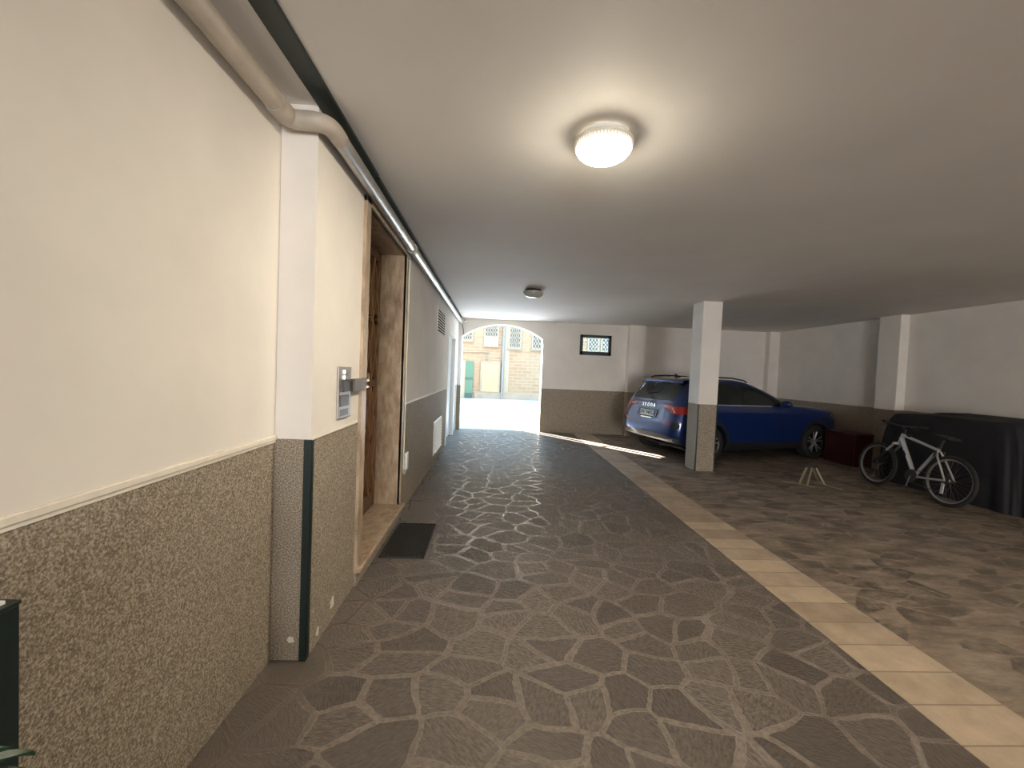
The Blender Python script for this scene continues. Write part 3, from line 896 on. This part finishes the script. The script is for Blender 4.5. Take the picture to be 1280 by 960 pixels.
# loop of one slice
UU = []
rows = list(np.interp(np.linspace(0, 1, 74), np.linspace(0, 1, len(SZ)), SZ))
P = []
for z in rows:
    xr, xf, wd, nn = sl(z)
    row = []
    ys = [math.sin(t) for t in np.linspace(-PI / 2, PI / 2, 31)]
    ys = [y * 0.93 for y in ys]
    # rear: right (-y) to left (+y)
    rear = [(by_y(z, y * wd, True), y * wd) for y in ys]
    x0 = rear[-1][0]
    front = [(by_y(z, y * wd, False), y * wd) for y in ys[::-1]]
    x1 = front[0][0]
    xs = np.linspace(x0, x1, 46)[1:-1]
    left = [(x, by_x(z, x)) for x in xs]
    right = [(x, -by_x(z, x)) for x in xs[::-1]]
    loop = rear + left + front + right
    P.append([(x, y, z) for x, y in loop])
mb = MB()
V = mb.grid(P, closed_v=True)
mb.b.faces.new(V[0]); mb.b.faces.new(V[-1])
body = mb.build('body', 'paintblue', car, 45, local=True)
WB, WR = 2.651, 0.330
cut = MB()
for x in (0.0, WB):
    for s_ in (-1, 1):
        cut.lathe([(0.0, s_ * 0.60), (0.385, s_ * 0.60), (0.385, s_ * 1.1), (0.0, s_ * 1.1)], (x, 0, WR), axis='y', seg=48)
cutter = cut.build('cutter', 'blackp', car, local=True)
bm_ = body.modifiers.new('arch', 'BOOLEAN'); bm_.operation = 'DIFFERENCE'; bm_.object = cutter; bm_.solver = 'EXACT'
bpy.context.view_layer.update()
dg = bpy.context.evaluated_depsgraph_get()
nm = bpy.data.meshes.new_from_object(body.evaluated_get(dg))
body.modifiers.clear()
body.data = nm
bpy.data.objects.remove(cutter)
nm.shade_smooth(); nm.set_sharp_from_angle(angle=math.radians(35))

def side_patch(name, mat, xs, zlo, zhi, off=0.005, nr=8, sides=(-1, 1), parent=None):
    for s_ in sides:
        mb = MB(); G = []
        for x in xs:
            za_, zb_ = zlo(x), zhi(x)
            G.append([(x, s_ * (by_x(z, x) + off), z) for z in np.linspace(za_, zb_, nr)])
        mb.grid(G)
        o = mb.build(name, mat, parent or car, 60, local=True)
def rear_patch(name, mat, ys, zlo, zhi, off=0.005, nr=8, parent=None):
    mb = MB(); G = []
    for y in ys:
        G.append([(by_y(z, y) - off, y, z) for z in np.linspace(zlo(y), zhi(y), nr)])
    mb.grid(G)
    return mb.build(name, mat, parent or car, 60, local=True)
# glazing
top = lambda x: float(np.interp(x, [-0.33, -0.20, 0.2, 0.9, 1.15, 1.45, 1.70, 1.84], [1.30, 1.37, 1.415, 1.40, 1.35, 1.24, 1.13, 1.065]))
bot = lambda x: float(np.interp(x, [-0.33, -0.20, 0.1, 1.84], [1.14, 1.085, 1.045, 1.035]))
side_patch('rear_side_window', 'carglass', np.linspace(-0.30, 0.76, 24), bot, top)
side_patch('front_side_window', 'carglass', np.linspace(0.84, 1.84, 24), bot, top)
side_patch('pillar_trim', 'blackp', np.linspace(0.76, 0.84, 3), bot, top, 0.0045)
side_patch('chrome_strip', 'chrome', np.linspace(-0.30, 1.86, 40), lambda x: bot(x) - 0.020, lambda x: bot(x) - 0.004, 0.008, 3)
side_patch('door_gap', 'blackp', np.linspace(0.800, 0.808, 2), lambda x: 0.36, lambda x: 1.02, 0.002, 14)
side_patch('door_gap', 'blackp', np.linspace(1.84, 1.848, 2), lambda x: 0.36, lambda x: 1.02, 0.002, 14)
side_patch('door_gap', 'blackp', np.linspace(0.02, 0.028, 2), lambda x: 0.74, lambda x: 1.03, 0.002, 10)
# rear glass, spoiler, tailgate
rg = rear_patch('rear_window', 'carglass', np.linspace(-0.60, 0.60, 25), lambda y: 1.065 + 0.02 * abs(y), lambda y: 1.40 - 0.06 * (abs(y) / 0.6) ** 3, 0.006)
sp = MB(); G = []
for y in np.linspace(-0.60, 0.60, 25):
    e = 1 - 0.25 * (abs(y) / 0.60) ** 3
    G.append([(-0.24, y, 1.475), (-0.36, y, 1.470), (-0.36 - 0.075 * e, y, 1.438 - 0.02 * (abs(y) / .6) ** 2), (-0.36 - 0.07 * e, y, 1.415 - 0.02 * (abs(y) / .6) ** 2), (-0.36, y, 1.40)])
sp.grid(G); sp.build('spoiler', 'paintblue', car, 40, local=True)
MB().tube([(-0.52, -0.02, 1.39), (-0.565, 0.0, 1.27), (-0.575, 0.28, 1.19)], [0.010, 0.008, 0.005], 8).build('wiper', 'blackp', car, 60, local=True)
rear_patch('tailgate_gap', 'blackp', np.linspace(-0.66, 0.66, 25), lambda y: 0.610, lambda y: 0.618, 0.002, 2)
# tail lights: wedge on the tailgate and corner, each side
for s_ in (-1, 1):
    mb = MB(); G = []
    ys = np.concatenate([np.linspace(0.40, 0.74, 9), np.linspace(0.76, 0.862, 9)])
    for y in ys:
        z1 = 0.985 - 0.01 * (y - 0.4); z0 = float(np.interp(y, [0.40, 0.58, 0.64, 0.87], [0.940, 0.925, 0.845, 0.855]))
        G.append([(by_y(z, y) - 0.010, s_ * y, z) for z in np.linspace(z0, z1, 6)])
    mb.grid(G)
    tl_ = mb.build('tail_light', 'redlens', car, 60, local=True)
    mb = MB(); G = []
    for t in np.linspace(0, 1, 8):
        y = 0.62 + 0.08 * (1 - t); z = 0.87 + 0.09 * t
        G.append([(by_y(z, y) - 0.014, s_ * y, z), (by_y(z, y + 0.025) - 0.014, s_ * (y + 0.025), z)])
    mb.grid(G); mb.build('light_bar', 'clearlens', tl_, 60, local=True)
    mb = MB(); G = []
    for y in np.linspace(0.50, 0.70, 8):
        G.append([(by_y(z, y) - 0.008, s_ * y, z) for z in np.linspace(0.655, 0.69 if y > 0.6 else 0.675, 3)])
    mb.grid(G); mb.build('reflector', 'redlens', car, 60, local=True)
    mb = MB(); G = []
    for y in np.linspace(0.72, 0.82, 6):
        G.append([(by_y(z, y) - 0.008, s_ * y, z) for z in np.linspace(0.60, 0.72 - 0.5 * (y - 0.72), 4)])
    mb.grid(G); mb.build('air_vent', 'rubber', car, 60, local=True)
# lower rear bumper
rear_patch('bumper_cladding', 'clad', np.linspace(-0.80, 0.80, 41), lambda y: 0.31, lambda y: 0.465 - 0.06 * (abs(y) / 0.8) ** 4, 0.007)
rear_patch('skid_plate', 'silver', np.linspace(-0.72, 0.72, 31), lambda y: 0.320 - 0.01 * (abs(y) / 0.72), lambda y: 0.372 + 0.03 * (abs(y) / .72) ** 2, 0.016, 5)
# plate
M_pl = Matrix.Translation((by_y(0.81, 0) - 0.010, 0, 0.81)) @ Matrix.Rotation(math.radians(12), 4, 'Y')
pb = MB().box((-0.008, -0.26, -0.055), (0.004, 0.26, 0.055), 0.003); pb.b.transform(M_pl)
pO = pb.build('number_plate', 'plate', car, local=True)
for y in (-0.238, 0.238):
    pb = MB().box((-0.0095, y - 0.02, -0.052), (-0.007, y + 0.02, 0.052))
    pb.b.transform(M_pl); pb.build('blue_band', 'plateblue', pO, local=True)
R_rear = Matrix(((0, 0, -1, 0), (-1, 0, 0, 0), (0, 1, 0, 0), (0, 0, 0, 1)))   # text x -> -y, text y -> z, text z -> -x
tb = text_mb('GW 940GP', 0.105, M_pl @ Matrix.Translation((-0.0085, 0, 0)) @ R_rear, 0.001, 0.002)
tb.build('plate_number', 'ink', pO, local=True)
rear_patch('plate_recess', 'blackp', np.linspace(-0.30, 0.30, 9), lambda y: 0.735, lambda y: 0.885, 0.003, 4)
rear_patch('boot_handle', 'chrome', np.linspace(-0.16, 0.16, 9), lambda y: 0.715, lambda y: 0.730, 0.008, 2)
tb = text_mb('S K O D A', 0.085, Matrix.Translation((by_y(0.955, 0) - 0.008, 0.02, 0.955)) @ Matrix.Rotation(math.radians(12), 4, 'Y') @ R_rear, 0.002, 0.004)
tb.build('badge_lettering', 'chrome', car, local=True)
# cladding on arches and sills
for s_ in (-1, 1):
    for x in (0.0, WB):
        mb = MB(); G = []
        for a in np.linspace(-0.30, PI + 0.30, 40):
            row = []
            for r in (0.384, 0.40, 0.425, 0.445):
                xx, zz = x + r * math.cos(a), max(0.2, WR + r * math.sin(a))
                row.append((xx, s_ * (by_x(zz, xx) + (0.008 if r < 0.44 else 0.002)), zz))
            row.insert(0, (row[0][0], row[0][1] - s_ * 0.06, row[0][2]))
            G.append(row)
        mb.grid(G); mb.build('arch_cladding', 'blackp', car, 50, local=True)
side_patch('sill_cladding', 'blackp', np.linspace(0.43, 2.22, 24), lambda x: 0.205, lambda x: 0.345, 0.009, 5)
side_patch('door_handle', 'paintblue', np.linspace(0.16, 0.34, 6), lambda x: 0.905, lambda x: 0.930, 0.030, 3)
side_patch('door_handle', 'paintblue', np.linspace(1.00, 1.18, 6), lambda x: 0.900, lambda x: 0.925, 0.030, 3)
# mirrors
for s_ in (-1, 1):
    mb = MB()
    bmesh.ops.create_uvsphere(mb.b, u_segments=20, v_segments=12, radius=1.0, matrix=Matrix.Translation((1.70, s_ * 0.955, 1.075)) @ Matrix.Diagonal((0.075, 0.115, 0.075, 1)))
    mo = mb.build('door_mirror', 'paintblue', car, 60, local=True)
    MB().box((1.66, s_ * 0.80, 1.01), (1.74, s_ * 0.93, 1.035), 0.008).build('mirror_stalk', 'blackp', mo, local=True)
# roof rails, antenna
for s_ in (-1, 1):
    rl = [(-0.22, s_ * 0.565, 1.482), (-0.12, s_ * 0.585, 1.515), (0.2, s_ * 0.60, 1.535), (0.7, s_ * 0.60, 1.525), (1.0, s_ * 0.60, 1.49), (1.08, s_ * 0.60, 1.455)]
    MB().tube(rl, 0.014, 10).tube([(0.25, s_ * 0.60, 1.53), (0.25, s_ * 0.57, 1.47)], 0.012, 8).build('roof_rail', 'blackp', car, 60, local=True)
MB().prism([(-0.10, 1.505), (0.06, 1.512), (-0.02, 1.535), (-0.085, 1.575)], 'y', -0.012, 0.012).build('antenna', 'blackp', car, local=True)
# front lights and grille (on the side toward the wall)
mb = MB(); G = []
for s_ in (-1, 1):
    mb = MB(); G = []
    for y in np.linspace(0.50, 0.84, 10):
        G.append([(by_y(z, y, False) + 0.006, s_ * y, z) for z in np.linspace(0.80, 0.88, 4)])
    mb.grid(G); mb.build('headlight', 'clearlens', car, 60, local=True)
mb = MB(); G = []
for y in np.linspace(-0.46, 0.46, 13):
    G.append([(by_y(z, y, False) + 0.006, y, z) for z in np.linspace(0.62, 0.88, 6)])
mb.grid(G); mb.build('grille', 'blackp', car, 60, local=True)
# windscreen
mb = MB(); G = []
for y in np.linspace(-0.62, 0.62, 17):
    G.append([(by_y(z, y, False) + 0.004, y, z) for z in np.linspace(1.09, 1.43 - 0.05 * (abs(y) / .62) ** 2, 10)])
mb.grid(G); mb.build('windscreen', 'carglass', car, 60, local=True)
# underbody
MB().box((-0.30, -0.60, 0.17), (3.15, 0.60, 0.26), 0.02).build('underbody', 'rubber', car, local=True)
# wheels
def wheel(x, s_):
    yc = s_ * 0.765
    tp = [(0.215, -0.10), (0.225, -0.108), (0.295, -0.112), (0.322, -0.095), (WR, -0.06), (WR, 0.06), (0.322, 0.095), (0.295, 0.112), (0.225, 0.108), (0.215, 0.10), (0.215, -0.10)]
    wo = MB().lathe([(r, h * s_) for r, h in tp], (x, yc, WR), axis='y', seg=48).build('wheel', 'rubber', car, 40, local=True)
    MB().lathe([(0.216, 0.10 * s_), (0.222, 0.106 * s_), (0.205, 0.096 * s_), (0.200, -0.05 * s_), (0.0, -0.05 * s_)], (x, yc, WR), axis='y', seg=40, cap=False).build('rim_barrel', 'dsteel', wo, 40, local=True)
    sp = MB()
    sp.lathe([(0.0, 0.088 * s_), (0.045, 0.086 * s_), (0.055, 0.07 * s_), (0.055, 0.03 * s_), (0, 0.03 * s_)], (x, yc, WR), axis='y', seg=24)
    for k in range(5):
        for d in (-0.16, 0.16):
            a0 = 2 * PI * k / 5 + PI / 2; a1 = a0 + d * 1.3
            p0 = Vector((x + 0.04 * math.cos(a0 + d), yc + 0.078 * s_, WR + 0.04 * math.sin(a0 + d)))
            p1 = Vector((x + 0.207 * math.cos(a1), yc + 0.092 * s_, WR + 0.207 * math.sin(a1)))
            sp.tube([p0, (p0 + p1) / 2, p1], [0.017, 0.013, 0.014], 8)
    sp.build('spokes', 'alloy', wo, 50, local=True)
for x in (0.0, WB):
    for s_ in (-1, 1):
        wheel(x, s_)

# ------------------------------------------------------------------ bicycle
bw, br = 1.045, 0.325
lean = math.radians(7)
hd_ = math.atan2(1.04, 0.05)
BM = Matrix.Translation((5.800, 4.965, 0)) @ Matrix.Rotation(hd_, 4, 'Z') @ Matrix.Rotation(lean, 4, 'X')
bk = thing('bicycle', 'silver mountain bike leaning against the black tarpaulin', 'bicycle', mat=BM)
def bwheel(x, steer=0.0):
    def T(p):
        return p
    R0 = br
    tyre = MB(); P = []
    for k in range(56):
        a = 2 * PI * k / 56; row = []
        for j in range(10):
            b_ = 2 * PI * j / 10
            r = R0 - 0.024 + 0.024 * math.cos(b_)
            row.append((x + r * math.cos(a), 0.023 * math.sin(b_), R0 + r * math.sin(a)))
        P.append(row)
    tyre.grid(P, closed_u=True, closed_v=True)
    wo = tyre.build('wheel', 'rubber', bk, 60, local=True)
    MB().lathe([(0.277, -0.012), (0.283, -0.013), (0.283, 0.013), (0.277, 0.012), (0.262, 0.008), (0.262, -0.008), (0.277, -0.012)], (x, 0, R0), axis='y', seg=56).build('rim', 'rimgrey', wo, 50, local=True)
    sk = MB()
    for k in range(28):
        a = 2 * PI * k / 28; h_ = 0.03 if k % 2 else -0.03; a2 = a + (0.5 if k % 4 < 2 else -0.5)
        sk.tube([(x + 0.02 * math.cos(a2), h_, R0 + 0.02 * math.sin(a2)), (x + 0.265 * math.cos(a), 0, R0 + 0.265 * math.sin(a))], 0.0011, 4)
    sk.build('spokes', 'spoke', wo, local=True)
    MB().tube([(x, -0.05, R0), (x, 0.05, R0)], 0.018, 14).build('hub', 'dsteel', wo, 60, local=True)
bwheel(0.0); bwheel(bw)
F = {'bb': (0.455, 0, 0.275), 'st': (0.195, 0, 0.715), 'ht': (0.715, 0, 0.83), 'hb': (0.745, 0, 0.735), 'rd': (0, 0, br), 'fd': (bw, 0, br)}
fm = MB()
fm.tube([F['ht'], F['hb']], 0.026, 14)
fm.tube([Vector(F['hb']) + Vector((-0.005, 0, 0.03)), F['bb']], 0.029, 14)
fm.tube([Vector(F['ht']) + Vector((0.005, 0, -0.02)), Vector(F['st']) + Vector((0.005, 0, -0.03))], 0.020, 14)
fm.tube([F['bb'], F['st']], 0.021, 14)
for s_ in (-1, 1):
    fm.tube([(0.455, s_ * 0.03, 0.275), (0.30, s_ * 0.055, 0.285), (0.0, s_ * 0.065, br)], 0.012, 10)
    fm.tube([(0.20, s_ * 0.02, 0.675), (0.16, s_ * 0.045, 0.60), (0.0, s_ * 0.065, br)], 0.011, 10)
fm.tube([(0.455, -0.04, 0.275), (0.455, 0.04, 0.275)], 0.026, 14)
frame = fm.build('frame', 'bikealu', bk, 50, local=True)
v0, v1 = Vector(F['hb']), Vector(F['bb'])
MB().tube([v0.lerp(v1, 0.32), v0.lerp(v1, 0.46)], 0.034, 14).build('black_decal', 'blackp', frame, 60, local=True)
MB().tube([Vector(F['ht']).lerp(Vector(F['st']), 0.12), Vector(F['ht']).lerp(Vector(F['st']), 0.22)], 0.024, 14).build('black_decal', 'blackp', frame, 60, local=True)
fk = MB()
fk.tube([(0.748, 0, 0.72), (0.765, 0, 0.69)], 0.024, 12)
fk.box((0.745, -0.075, 0.655), (0.795, 0.075, 0.690), 0.008)
for s_ in (-1, 1):
    fk.tube([(0.772, s_ * 0.058, 0.675), (0.90, s_ * 0.060, 0.52)], 0.015, 10)
fk.build('fork_legs', 'bikealu', bk, 50, local=True)
for s_ in (-1, 1):
    MB().tube([(0.875, s_ * 0.060, 0.55), (bw, s_ * 0.060, br)], 0.019, 10).build('fork_slider', 'blackp', bk, 50, local=True)
hb = MB()
hb.tube([(0.715, 0, 0.83), (0.70, 0, 0.885), (0.775, 0, 0.93)], 0.016, 12)
hb.tube([(0.72, -0.31, 0.965), (0.775, -0.12, 0.945), (0.785, 0, 0.935), (0.775, 0.12, 0.945), (0.72, 0.31, 0.965)], 0.013, 12)
hbo = hb.build('handlebar', 'blackp', bk, 50, local=True)
for s_ in (-1, 1):
    MB().tube([(0.745, s_ * 0.21, 0.958), (0.718, s_ * 0.325, 0.966)], 0.018, 12).build('grip', 'rubber', hbo, 60, local=True)
    MB().tube([(0.775, s_ * 0.17, 0.945), (0.83, s_ * 0.20, 0.925), (0.80, s_ * 0.29, 0.915)], 0.006, 8).build('brake_lever', 'dsteel', hbo, 60, local=True)
MB().tube([(0.195, 0, 0.70), (0.165, 0, 0.83)], 0.015, 12).build('seat_post', 'blackp', bk, 50, local=True)
G = []
for t in np.linspace(0, 1, 14):
    x = 0.03 + 0.27 * t; hw = 0.075 * (1 - t) ** 1.3 + 0.018
    G.append([(x, hw * math.sin(a) if abs(math.cos(a)) < 2 else 0, 0.855 + 0.018 * t + 0.028 * math.cos(a) * (1 if math.cos(a) > 0 else 0.6)) for a in np.linspace(0, 2 * PI, 15)[:-1]])
sd_ = MB(); V = sd_.grid(G, closed_v=True); sd_.b.faces.new(V[0]); sd_.b.faces.new(V[-1])
sd_.build('saddle', 'blackp', bk, 50, local=True)
cs = MB()
cs.lathe([(0.05, 0.05), (0.085, 0.05), (0.085, 0.054), (0.05, 0.054)], (0.455, 0, 0.275), axis='y', seg=36)
cs.tube([(0.455, -0.07, 0.275), (0.455, 0.07, 0.275)], 0.012, 12)
cs.tube([(0.455, 0.062, 0.275), (0.47, 0.075, 0.11)], 0.010, 8).tube([(0.455, -0.062, 0.275), (0.44, -0.075, 0.44)], 0.010, 8)
cr_ = cs.build('crankset', 'dsteel', bk, 50, local=True)
for s_, x, z in ((1, 0.47, 0.11), (-1, 0.44, 0.44)):
    MB().box((x - 0.045, s_ * 0.08, z - 0.012), (x + 0.045, s_ * 0.165, z + 0.012), 0.004).build('pedal', 'blackp', cr_, local=True)
ch = MB()
ch.tube([(0.455, 0.052, 0.36), (0.0, 0.052, br + 0.045)], 0.004, 6).tube([(0.455, 0.052, 0.19), (0.02, 0.052, 0.16), (0.03, 0.052, 0.255)], 0.004, 6)
ch.lathe([(0.02, 0.045), (0.052, 0.045), (0.045, 0.06), (0.02, 0.06)], (0, 0, br), axis='y', seg=28)
ch.build('chain', 'dsteel', bk, 50, local=True)
MB().box((0.0, 0.048, 0.15), (0.04, 0.062, 0.29), 0.006).build('derailleur', 'bikealu', bk, local=True)
for s_ in (-1, 1):
    MB().box((0.17, s_ * 0.05, 0.595), (0.20, s_ * 0.065, 0.68), 0.005).build('brake_arm', 'dsteel', bk, local=True)

# ------------------------------------------------------------------ tarpaulin-covered object
def tarp(x0, x1, y0, y1, h):
    mb = MB(); rows_ = 22; n = 150; G = []
    rng = np.random.RandomState(4)
    ph = rng.rand(6) * 6.28
    for i in range(rows_):
        t = i / (rows_ - 1)           # 0 bottom ... 1 top edge
        z = h * t
        row = []
        for k in range(n):
            u = 2 * PI * k / n
            nn = 7.0
            cx_, cy_ = (x0 + x1) / 2, (y0 + y1) / 2
            sx, sy = (x1 - x0) / 2, (y1 - y0) / 2
            c_, s_ = math.cos(u), math.sin(u)
            ex = math.copysign(abs(c_) ** (2 / nn), c_); ey = math.copysign(abs(s_) ** (2 / nn), s_)
            fold = (0.020 * math.sin(9 * u + ph[0] + 1.5 * t) + 0.012 * math.sin(17 * u + ph[1] - 2 * t) + 0.006 * math.sin(31 * u + ph[2])) * (1 - t) ** 0.7
            flare = 1.0 + 0.08 * (1 - t) - 0.10 * t ** 6
            kx = flare + fold / sx * 0.8; ky = flare * 0.99 + fold / sy * 0.6
            X = min(cx_ + sx * ex * kx, XR - 0.012); Y = cy_ + sy * ey * ky
            Z = z * (1.0 - 0.035 * max(0, -ex) * t - 0.06 * max(0, ey) ** 6 * t)
            row.append((X, Y, max(0.004, Z)))
        G.append(row)
    V = mb.grid(G, closed_v=True)
    # top: rings shrinking to the middle with a sagging ridge
    prev = V[-1]; topring = G[-1]
    cx_, cy_ = (x0 + x1) / 2, (y0 + y1) / 2
    R_ = []
    for j in range(1, 8):
        s_ = 1 - j / 8
        R_.append([(cx_ + (p[0] - cx_) * s_, cy_ + (p[1] - cy_) * s_, p[2] + 0.03 * (1 - s_) ** 0.5 * (1.0 - 0.6 * abs(math.sin((p[1] - y0) * 3.0)) * s_)) for p in topring])
    last = prev
    for r_ in R_:
        cur = [mb.b.verts.new(p) for p in r_]
        for k in range(n):
            mb.b.faces.new((last[k], last[(k + 1) % n], cur[(k + 1) % n], cur[k]))
        last = cur
    mb.b.faces.new(last)
    return mb
tp = tarp(6.29, 7.06, 4.62, 6.42, 1.135).build('covered_motorbike', 'tarp', None, 180)
tag(tp, 'bulky thing under a black tarpaulin against the wall behind the bicycle', 'tarpaulin')

# ------------------------------------------------------------------ dark red box, parking barrier
rbx = thing('storage_box', 'dark red storage box by the wall in front of the car', 'box', (6.85, 7.55, 0))
MB().box((6.60, 7.20, 0.0), (7.05, 7.88, 0.55), 0.015).build('body', 'redbox', rbx)
MB().box((6.585, 7.185, 0.55), (7.06, 7.895, 0.60), 0.012).build('lid', 'redbox', rbx)
mb = MB().box((6.592, 7.47, 0.40), (6.605, 7.61, 0.44), 0.004); mb.build('handle', 'blackp', rbx)

pbv = thing('parking_barrier', 'folding metal parking barrier raised on the floor near the bicycle', 'parking barrier', (4.7, 5.88, 0))
bs_ = MB()
bs_.box((4.40, 5.97, 0.0), (4.62, 6.02, 0.012)).prism([(4.40, 6.02), (4.43, 6.05), (4.70, 5.72), (4.66, 5.69)], 'z', 0.0, 0.012).prism([(4.90, 6.02), (4.95, 6.02), (5.03, 5.62), (4.98, 5.62)], 'z', 0.0, 0.012)
bs_.build('base_plate', 'oldwood', pbv)
for (a, b_) in (((4.54, 5.83, 0.01), (4.72, 5.93, 0.235)), ((4.62, 5.78, 0.01), (4.79, 5.92, 0.235)), ((4.985, 6.02, 0.01), (4.81, 5.93, 0.235)), ((4.93, 5.83, 0.01), (4.86, 5.93, 0.235))):
    MB().tube([a, b_], 0.016, 10).build('leg', 'oldwood', pbv, 60)
MB().box((4.70, 5.915, 0.225), (4.90, 5.945, 0.27), 0.008).build('top_plate', 'dsteel', pbv)
